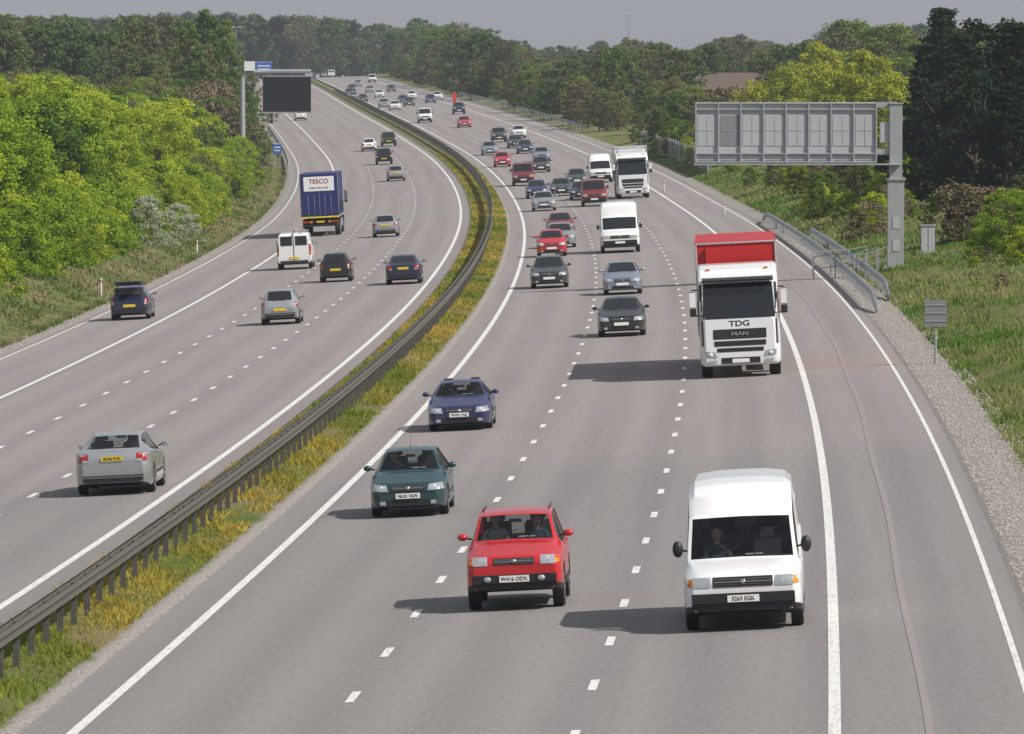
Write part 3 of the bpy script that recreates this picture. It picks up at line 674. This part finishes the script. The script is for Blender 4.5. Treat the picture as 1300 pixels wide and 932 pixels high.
for i in range(440):
    d=random.uniform(880,1950); px=random.uniform(-60,520); X=pxX(px,d); o=X-xr(d)
    if o>-24: continue
    tree(random.choice(['fm0','fm1','fm2','fm1','fo1','fm0']),X,d,random.uniform(8,13.),wl)
for i in range(80):
    d=random.uniform(720,1700); o=-22-random.random()*8; X=xr(d)+o
    tree(random.choice(['mm0','mm1','fo0','tw0','fm0','mo2']),X,d,random.uniform(3,7),wl)
for px,ty,d,k in [(238,30,900,'tl0'),(262,16,920,'tl0'),(284,28,930,'tl0'),(250,60,860,'tl0'),(205,85,800,'tl1'),(320,95,1000,'tl1'),(345,105,1050,'tl1'),(190,60,900,'tl1')]:
    X=pxX(px,d); z=float(G(X,d)); h=H+(Y0-ty)*d/F-z; tree(k,X,d,h,None,'poplar_tree',.95)
sky=lambda px: np.interp(px,[400,480,530,600,650,700,780,830,870,920,1000,1050,1080,1130,1300],[25,36,30,38,52,66,56,52,66,48,58,42,32,38,35])
for i in range(600):
    d=random.uniform(900,1950); px=random.uniform(470,1330); X=pxX(px,d); o=X-xr(d)
    if o<18.5: continue
    if 862<px<1000 and d<1000: continue
    z=float(G(X,d)); h=H+(Y0-sky(px)-random.uniform(0,38))*d/F-z
    tree(random.choice(['fm0','fm1','fm2','fo0','fm1','fo2','mm2']),X,d,max(5,h),wl)
for i in range(150):
    px=-60+i*9.3+random.uniform(-5,5); d=random.uniform(2020,2300); X=pxX(px,d); z=float(G(X,d)); t=sky(px) if px>400 else np.interp(px,[-60,100,200,330,400],[28,30,22,25,25])
    tree(random.choice(['fm0','fm1','fo0','fm2','dk0']),X,d,H+(Y0-t-random.uniform(-6,10))*d/F-z,wl,wid=1.1)
for i in range(190):
    d=random.uniform(720,1850); o=17.6+random.random()**1.5*9; X=xr(d)+o; px=CX+F*X/d
    tree(random.choice(['mm0','mm1','mm2','fo1','mo0','tw1','fm1']),X,d,random.uniform(2.0,6.),wl)
for px,ty,d,k,wd,nm in [(1172,62,470,'pn0',1.25,'pine_tree'),(1196,14,500,'pn1',1.0,'pine_tree'),(1222,36,450,'pn2',1.3,'pine_tree'),(1258,26,460,'dk1',1.1,'pine_tree'),(1290,34,430,'pn1',1.35,'pine_tree'),(1240,90,420,'dk2',1.1,'pine_tree'),(1200,110,430,'dk0',1.1,'pine_tree'),(1280,100,405,'pn2',1.3,'pine_tree'),(1165,130,440,'pn1',1.2,'pine_tree'),(1310,80,410,'dk0',1.2,'pine_tree'),
  (1080,28,1000,'mm0',1.1,'broadleaf_tree'),(1128,34,900,'mm1',1.1,'broadleaf_tree'),(1045,60,800,'my1',1.1,'broadleaf_tree'),(1000,85,720,'my0',1.0,'broadleaf_tree'),(1060,85,650,'my2',1.1,'broadleaf_tree'),(1105,70,640,'my1',1.1,'broadleaf_tree'),(1130,95,600,'my0',1.,'broadleaf_tree'),(960,106,740,'my2',1.,'broadleaf_tree'),(925,118,800,'mm2',1.,'broadleaf_tree'),(850,100,830,'mo1',1.,'broadleaf_tree'),(800,50,1200,'fo2',1.,'broadleaf_tree'),(880,128,760,'mo2',1.,'broadleaf_tree'),(905,135,720,'mm0',1.,'broadleaf_tree'),
  (1282,240,325,'nb1',1.2,'broadleaf_tree'),(1252,285,335,'ns0',1.1,'broadleaf_tree'),(1310,262,318,'nb0',1.2,'broadleaf_tree'),(1300,300,305,'ns2',1.1,'broadleaf_tree')]:
    X=pxX(px,d); z=float(G(X,d)); h=max(1.5,H+(Y0-ty)*d/F-z); tree(k,X,d,h,None,nm,wd)
sc=empty('scrub')
for i in range(260):
    d=random.uniform(350,800); o=random.uniform(17.5,36); X=xr(d)+o
    if CX+F*X/d>1330: continue
    tree(random.choice(['tw0','tw1','ns2','mm0','ns1','my0','tw0','mo1','ns0']),X,d,random.uniform(.8,2.8),sc)
for i in range(45):
    d=random.uniform(150,340); o=random.uniform(17.5,26); X=xr(d)+o
    tree(random.choice(['tw0','ns1','ns0','tw2']),X,d,random.uniform(.3,.8),sc)
def blades(name,olo,ohi,d0,d1,n,h,mat,seed,opow=1.):
    r=np.random.default_rng(seed); d=d0*(d1/d0)**r.random(n); o=olo+(ohi-olo)*r.random(n)**opow
    X=xr(d)+o; px=CX+F*X/d; k=(px>-20)&(px<1320)
    q=np.sin(o*2.1+d*.35)+np.sin(d*.9-o)+np.sin(d*.13+2)+r.normal(0,.8,n); k&=q>-1.1
    d,o,X=d[k],o[k],X[k]; n=len(d); z=ground_z(o,d)-.02
    sc=np.clip(d/160,.8,3.2); w=.02*sc*(.6+.8*r.random(n)); hh=h*(.3+.9*r.random(n))*(1+.4*np.sin(d*.7+o*3))
    a=r.random(n)*6.28
    B=np.stack([X,d,z],-1); t=np.stack([np.cos(a),np.sin(a),0*a],-1); l=r.normal(size=(n,2))*.5
    tip=B+np.stack([l[:,0]*hh,l[:,1]*hh,hh],-1)
    Vq=np.stack([B-t*w[:,None],B+t*w[:,None],tip],1).reshape(-1,3)
    me=npmesh(name,Vq,np.arange(3*n).reshape(n,3))
    ti=np.clip(.45+.35*np.sin(d*.21+o*1.3)+.3*np.sin(d*.05+o*.3)+r.normal(0,.2,n),0,1)
    at=me.attributes.new('tint','FLOAT','POINT'); at.data.foreach_set('value',np.repeat(ti,3).astype(np.float32)); me.materials.append(mat)
    link(bpy.data.objects.new(name,me))
GM=leafmat('median_grass_blade',(.13,.19,.025),(.42,.34,.06),.3); GR=leafmat('bank_grass_blade',(.11,.21,.025),(.32,.31,.12),.3); GD=leafmat('verge_grass_blade',(.13,.17,.045),(.32,.27,.16),.25)
blades('median_grass',-3.5,-1.15,105,800,100000,.13,GM,1)
blades('bank_grass',15.9,34,130,760,150000,.22,GR,2,1.4)
blades('verge_grass',-19.6,-40,230,900,120000,.24,GD,3,1.5)
def stones(name,olo,ohi,d0,d1,n,seed):
    r=np.random.default_rng(seed); d=d0*(d1/d0)**r.random(n); o=r.uniform(olo,ohi,n); X=xr(d)+o; z=ground_z(o,d)
    s=.02+.04*r.random(n)**2; dirs=np.array([(1,0,0),(0,1,0),(-1,0,0),(0,-1,0),(0,0,.8),(0,0,-.5)])
    P=np.stack([X,d,z+.01],-1)[:,None]+dirs[None]*s[:,None,None]*(.7+.6*r.random((n,6,1)))
    f=np.array([(0,1,4),(1,2,4),(2,3,4),(3,0,4)]); Fq=(np.arange(n)[:,None,None]*6+f[None]).reshape(-1,3)
    me=npmesh(name,P.reshape(-1,3),Fq); me.materials.append(pm('stone',(.38,.35,.32),(.22,.2,.18),2,.9)); link(bpy.data.objects.new(name,me))
stones('gravel',14.6,16.2,120,420,14000,5); stones('gravel',-20,-18.8,240,600,6000,6)
# ------------------------------------------------------------------ barriers
def beam(mb,os,d0,d1,zc,step,mat,h=.3,th=.04,taper=False):
    ds=np.arange(d0,d1,step); prof=[(-.5,0),(-.28,1),(-.1,0.1),(.1,.1),(.28,1),(.5,0)]
    vs=[];n=len(prof)
    for d in ds:
        X=xr(d)+os; z=float(ground_z(os,d))+zc
        if taper: z-=zc*.8*max(0,1-(d-d0)/8.)+zc*.8*max(0,1-(d1-d)/8.)
        for p,q in prof: vs.append((X+th*q,d,z+p*h))
        for p,q in prof[::-1]: vs.append((X+th*q-math.copysign(.012,th),d,z+p*h))
    m=2*n; fs=[(i*m+j,(i+1)*m+j,(i+1)*m+(j+1)%m,i*m+(j+1)%m) for i in range(len(ds)-1) for j in range(m)]
    mb.add(vs,fs,mat)
mb=MB(); beam(mb,-2.2+.12,70,1900,.68,4,STEELD,.24,.06); beam(mb,-2.2-.12,70,1900,.66,4,STEELD,.24,-.06)
for d in np.arange(70.5,1500,2.4):
    X=float(xr(d))-2.2; z=float(ground_z(-2.2,d))
    mb.box((X,d,z+.36),(.11,.1,.8),STEELD)
mb.obj('central_crash_barrier',ang=50)
mb=MB(); beam(mb,14.95,285,470,.6,4,STEEL,.31,-.06,True); beam(mb,15.9,300,420,.6,4,STEEL,.31,-.06,True)
for d in np.arange(290,466,3.2):
    for o in((14.98,15.93) if 305<d<415 else (14.98,)): mb.box((float(xr(d))+o+.05,d,float(ground_z(o,d))+.33),(.08,.1,.66),STEEL)
mb.obj('roadside_crash_barrier',ang=50)
mb=MB(); beam(mb,-19.3,740,1000,.6,6,STEEL,.31,.06,True)
for d in np.arange(746,996,6): mb.box((float(xr(d))-19.33,d,float(ground_z(-19.3,d))+.33),(.1,.1,.66),STEEL)
mb.obj('roadside_crash_barrier')
mb=MB(); beam(mb,16.3,880,1300,.8,6,STEEL,.4,.06)
for d in np.arange(886,1290,8): mb.box((float(xr(d))+16.35,d,float(ground_z(16.3,d))+.4),(.1,.1,.9),STEEL)
mb.obj('roadside_crash_barrier')
mb=MB()
for d in np.arange(640,780,5): 
    o=17.4; X=float(xr(d))+o; z=float(ground_z(o,d)); mb.box((X,d+2.5,z+.9),(.06,4.9,1.7),PANELD); mb.box((X-.06,d,z+.9),(.14,.14,1.9),STEEL)
mb.obj('panel_fence')
# ------------------------------------------------------------------ gantries & signs
X,d,z=unproj(1137,340); s=F/d; e=empty('gantry_sign',(X,d,z)); mb=MB()
colh=(340-132)/s
mb.box((0,0,colh*.27),(.72,.72,colh*.54),STEEL); mb.box((0,0,colh*.77),(.56,.56,colh*.46),STEEL)
mb.box((0,0,colh*.54),(.86,.86,.08),STEEL); mb.box((0,0,.05),(1.1,1.1,.16),CONC); mb.box((0,0,colh+.02),(.66,.66,.06),STEEL)
for zz in(.25,.5): mb.box((0,-.37,zz*4),(.3,.03,.5),PANEL)
bx0=(883-1137)/s; bx1=(1112-1137)/s; bz0=(340-207)/s; bz1=(340-130)/s; bw=bx1-bx0; bh=bz1-bz0; bc=(bx0+bx1)/2
mb.box((bc,.1,(bz0+bz1)/2),(bw,.55,bh),PANEL)
for zz in(bz0+.05,bz1-.05,bz1-.32,bz0+.42): mb.box((bc,-.22,zz),(bw+.06,.12,.06),STEEL)
n=8
for k in range(n+1): mb.box((bx0+bw*k/n,-.22,(bz0+bz1)/2),(.06,.14,bh),STEEL)
for k in range(n):
    xx=bx0+bw*(k+.5)/n
    mb.box((xx,-.185,bz0+bh*.53),(bw/n-.16,.02,bh*.5),PANELD if k%8 in(1,) else PANEL)
    mb.box((xx,-.2,bz0+bh*.53),(bw/n-.2,.012,.03),STEEL); mb.box((xx,-.2,bz0+bh*.53),(.03,.012,bh*.48),STEEL)
    for q in range(3): mb.box((xx,-.185,bz0+.12+q*.1),(bw/n-.2,.03,.02),PANELD)
mb.box((bc+.5,-.5,bz0-.06),(bw+1.2,.8,.06),STEEL)
for zz in(bz0+.5,bz1-.12): mb.box(((bx1+0)/2,0.05,zz),(abs(bx1)+.1,.4,.24),STEEL)
mb.box((-.45,.1,(bz0+bz1)/2),(.5,.5,.9),PANEL)
mb.obj('structure',e,bevel=.012)
mb=MB()
for (xa,xb,ya) in((-3.6,-.7,1.5),(-1.9,-.4,-1.2),(-3.4,-.9,8)):
    for k in range(4):
        t=k/3; xx=X+xa+(xb-xa)*t; zz=float(G(xx,d+ya)); mb.cyl((xx,d+ya,zz),(xx,d+ya,zz+1.1),.03,.03,STEEL,6)
        if k: 
            for hh in(.55,1.1): mb.cyl((px0,d+ya,pz0+hh),(xx,d+ya,zz+hh),.025,.025,STEEL,6)
        px0,pz0=xx,zz
mb.obj('handrail')
Xc,dc,zc=unproj(1178,322); mb=MB(); mb.box((0,0,.65),(.62,.5,1.25),PANEL); mb.box((0,0,1.3),(.7,.58,.06),STEEL); mb.box((0,0,.03),(.8,.7,.1),CONC); mb.box((0,-.255,.65),(.02,.01,1.1),TRIM)
o=mb.obj('electrical_cabinet',bevel=.01); o.location=(Xc,dc,zc)
Xc,dc,zc=unproj(1188,462); s=F/dc; mb=MB(); mb.cyl((0,0,0),(0,0,80/s),.04,.04,STEEL,8); mb.box((0,-.05,64/s),(28/s,.03,34/s),PANELD)
for q in(-.3,0,.3): mb.box((0,-.075,(64+q*34)/s),(28/s,.02,.03),STEEL)
o=mb.obj('roadside_sign'); o.location=(Xc,dc,zc)
X,d,z=unproj(308,220); s=F/d; e=empty('gantry_sign',(X,d,z)); mb=MB(); ch=(220-100)/s
mb.cyl((0,0,0),(0,0,ch),.3,.24,STEEL,14); mb.cyl((0,0,0),(0,0,.3),.5,.5,CONC,12)
pts=[Vector((0,0,ch)),Vector((.25,0,ch+.35)),Vector((.8,0,ch+.6)),Vector((3,0,ch+.7)),Vector(((395-308)/s,0,ch+.7))]
for a,b in zip(pts,pts[1:]): mb.cyl(a,b,.2,.2,STEEL,10)
mb.box(((364.5-308)/s,-.3,(220-120)/s),(61/s,.5,45/s),BLK)
mb.box(((364.5-308)/s,-.28,(220-97)/s),(63/s,.6,.12),STEEL); mb.box(((364.5-308)/s,-.28,(220-143)/s),(63/s,.6,.12),STEEL)
mb.box((.7,-.1,ch+1.2),(1.0,.6,.9),WHITE); mb.cyl((.5,0,ch+.5),(.5,0,ch+.8),.1,.1,STEEL)
mb.obj('structure',e)
def sign(px,py,w,h,ph,mat,name='direction_sign'):
    X,d,z=unproj(px,py); m=MB()
    for sx in(-w*.3,w*.3): m.cyl((sx,0,0),(sx,0,ph+h),.06,.06,STEEL,6)
    m.box((0,-.1,ph+h/2),(w,.06,h),mat)
    for k in(.3,.6): m.box((0,-.14,ph+h*k),(w*.7,.02,h*.1),WHITE)
    m.box((0,-.135,ph+h-.06),(w,.02,.05),WHITE)
    o=m.obj(name); o.location=(X,d,z); return o
sign(352,212,.9,1.1,1.4,SBLUE,'marker_sign')
sign(335,118,3.6,2.2,4.2,SBLUE)
for px,dd,ty in((300,1250,35),(798,1500,20)):
    X=pxX(px,dd); z=float(G(X,dd)); tz=H+(Y0-ty)*dd/F-z
    m=MB(); m.cyl((0,0,0),(0,0,tz),.1,.05,STEEL,8); m.box((0,0,tz),(1.2,.3,.12),STEEL)
    for q in(-.6,.6): m.ell((q,0,tz+.05),(.35,.3,.12),PANEL)
    o=m.obj('street_lamp'); o.location=(X,dd,z)
X,d,z=unproj(577,132); m=MB(); m.box((0,0,1.0),(.6,.1,1.6),REDP); m.cyl((0,.05,0),(0,.05,2),.05,.05,STEEL); o=m.obj('marker_board'); o.location=(X,d,z)
for px,py in((128,378),(612,150),(843,245),(920,275),(250,325)):
    X,d,z=unproj(px,py); m=MB(); m.cyl((0,0,0),(0,0,.95),.055,.05,WHITE,8); m.box((0,-.05,.8),(.08,.02,.14),REDP); o=m.obj('marker_post'); o.location=(X,d,z)
def house(px,d,w,dp,h,rh,name):
    X=pxX(px,d); z=float(G(X,d)); e=empty(name,(X,d,z)); e.rotation_euler=(0,0,.3); m=MB()
    m.box((0,0,h/2),(w,dp,h),BRICK); m.obj('walls',e)
    m=MB(); a,b=w/2+.4,dp/2+.4
    m.add([(-a,-b,h),(a,-b,h),(a,b,h),(-a,b,h),(-a*.9,0,h+rh),(a*.9,0,h+rh)],[(0,1,5,4),(2,3,4,5),(1,2,5),(3,0,4),(3,2,1,0)],ROOF); m.obj('roof',e,smooth=False)
    m=MB()
    for k in(-.3,0,.3): m.box((w*k,-dp/2-.02,h*.55),(1.2,.06,1.2),GLASS); m.box((w*k,-dp/2-.04,h*.55-.65),(1.4,.1,.08),WHITE)
    m.box((w*.15,-dp/2-.02,1),(1,.06,2),TRIM); m.obj('windows_and_door',e)
house(905,985,9,6,3.0,2.0,'farmhouse'); house(965,1010,13,6,2.8,2.0,'barn')
# ------------------------------------------------------------------ haze, light, world, camera
hm=bpy.data.materials.new('haze'); hm.use_nodes=True; nt=hm.node_tree; nt.nodes.clear()
SIG=.0001; HC=(.40,.43,.48)
ab=N(nt,'ShaderNodeVolumeAbsorption'); ab.inputs['Color'].default_value=(0,0,0,1); ab.inputs['Density'].default_value=SIG
em=N(nt,'ShaderNodeEmission'); em.inputs[0].default_value=(*HC,1); em.inputs[1].default_value=SIG  # volume glows in haze colour, standing in for scattered light
ad=N(nt,'ShaderNodeAddShader'); out=N(nt,'ShaderNodeOutputMaterial'); nt.links.new(ab.outputs[0],ad.inputs[0]); nt.links.new(em.outputs[0],ad.inputs[1]); nt.links.new(ad.outputs[0],out.inputs['Volume'])
mb=MB(); mb.box((0,1500,20),(1600,3200,90),hm); mb.obj('haze',smooth=False)
w=bpy.data.worlds.new('World'); scene.world=w; w.use_nodes=True; nt=w.node_tree
AZ,EL=119,44
skyt=nt.nodes.new('ShaderNodeTexSky'); skyt.sky_type='NISHITA'; skyt.sun_disc=False; skyt.sun_elevation=R(EL); skyt.sun_rotation=R(AZ); skyt.dust_density=1.5; skyt.air_density=1.0
hs=nt.nodes.new('ShaderNodeHueSaturation'); hs.inputs['Saturation'].default_value=.5
nt.links.new(skyt.outputs[0],hs.inputs['Color'])
cl=mixc(nt,.6,hs.outputs[0],(4.8,5.1,5.7)); nt.links.new(cl,nt.nodes['Background'].inputs[0]); nt.nodes['Background'].inputs[1].default_value=.085
sv=Vector((math.sin(R(AZ))*math.cos(R(EL)),math.cos(R(AZ))*math.cos(R(EL)),math.sin(R(EL))))
l=bpy.data.lights.new('sun','SUN'); l.energy=5.0; l.angle=R(.5); l.color=(1,.95,.88); lo=bpy.data.objects.new('sun',l); link(lo); lo.rotation_euler=sv.to_track_quat('Z','Y').to_euler(); lo.location=(60,0,80)
cam=bpy.data.cameras.new('camera'); cam.sensor_width=36; cam.lens=F/1300*36; cam.clip_end=20000; cam.clip_start=1
co=bpy.data.objects.new('camera',cam); link(co); co.location=(0,0,H); co.rotation_euler=(R(90)-PITCH,0,0); scene.camera=co
scene.view_settings.view_transform='Standard'; scene.view_settings.look='None'; scene.view_settings.exposure=0
print('objects',len(bpy.data.objects))
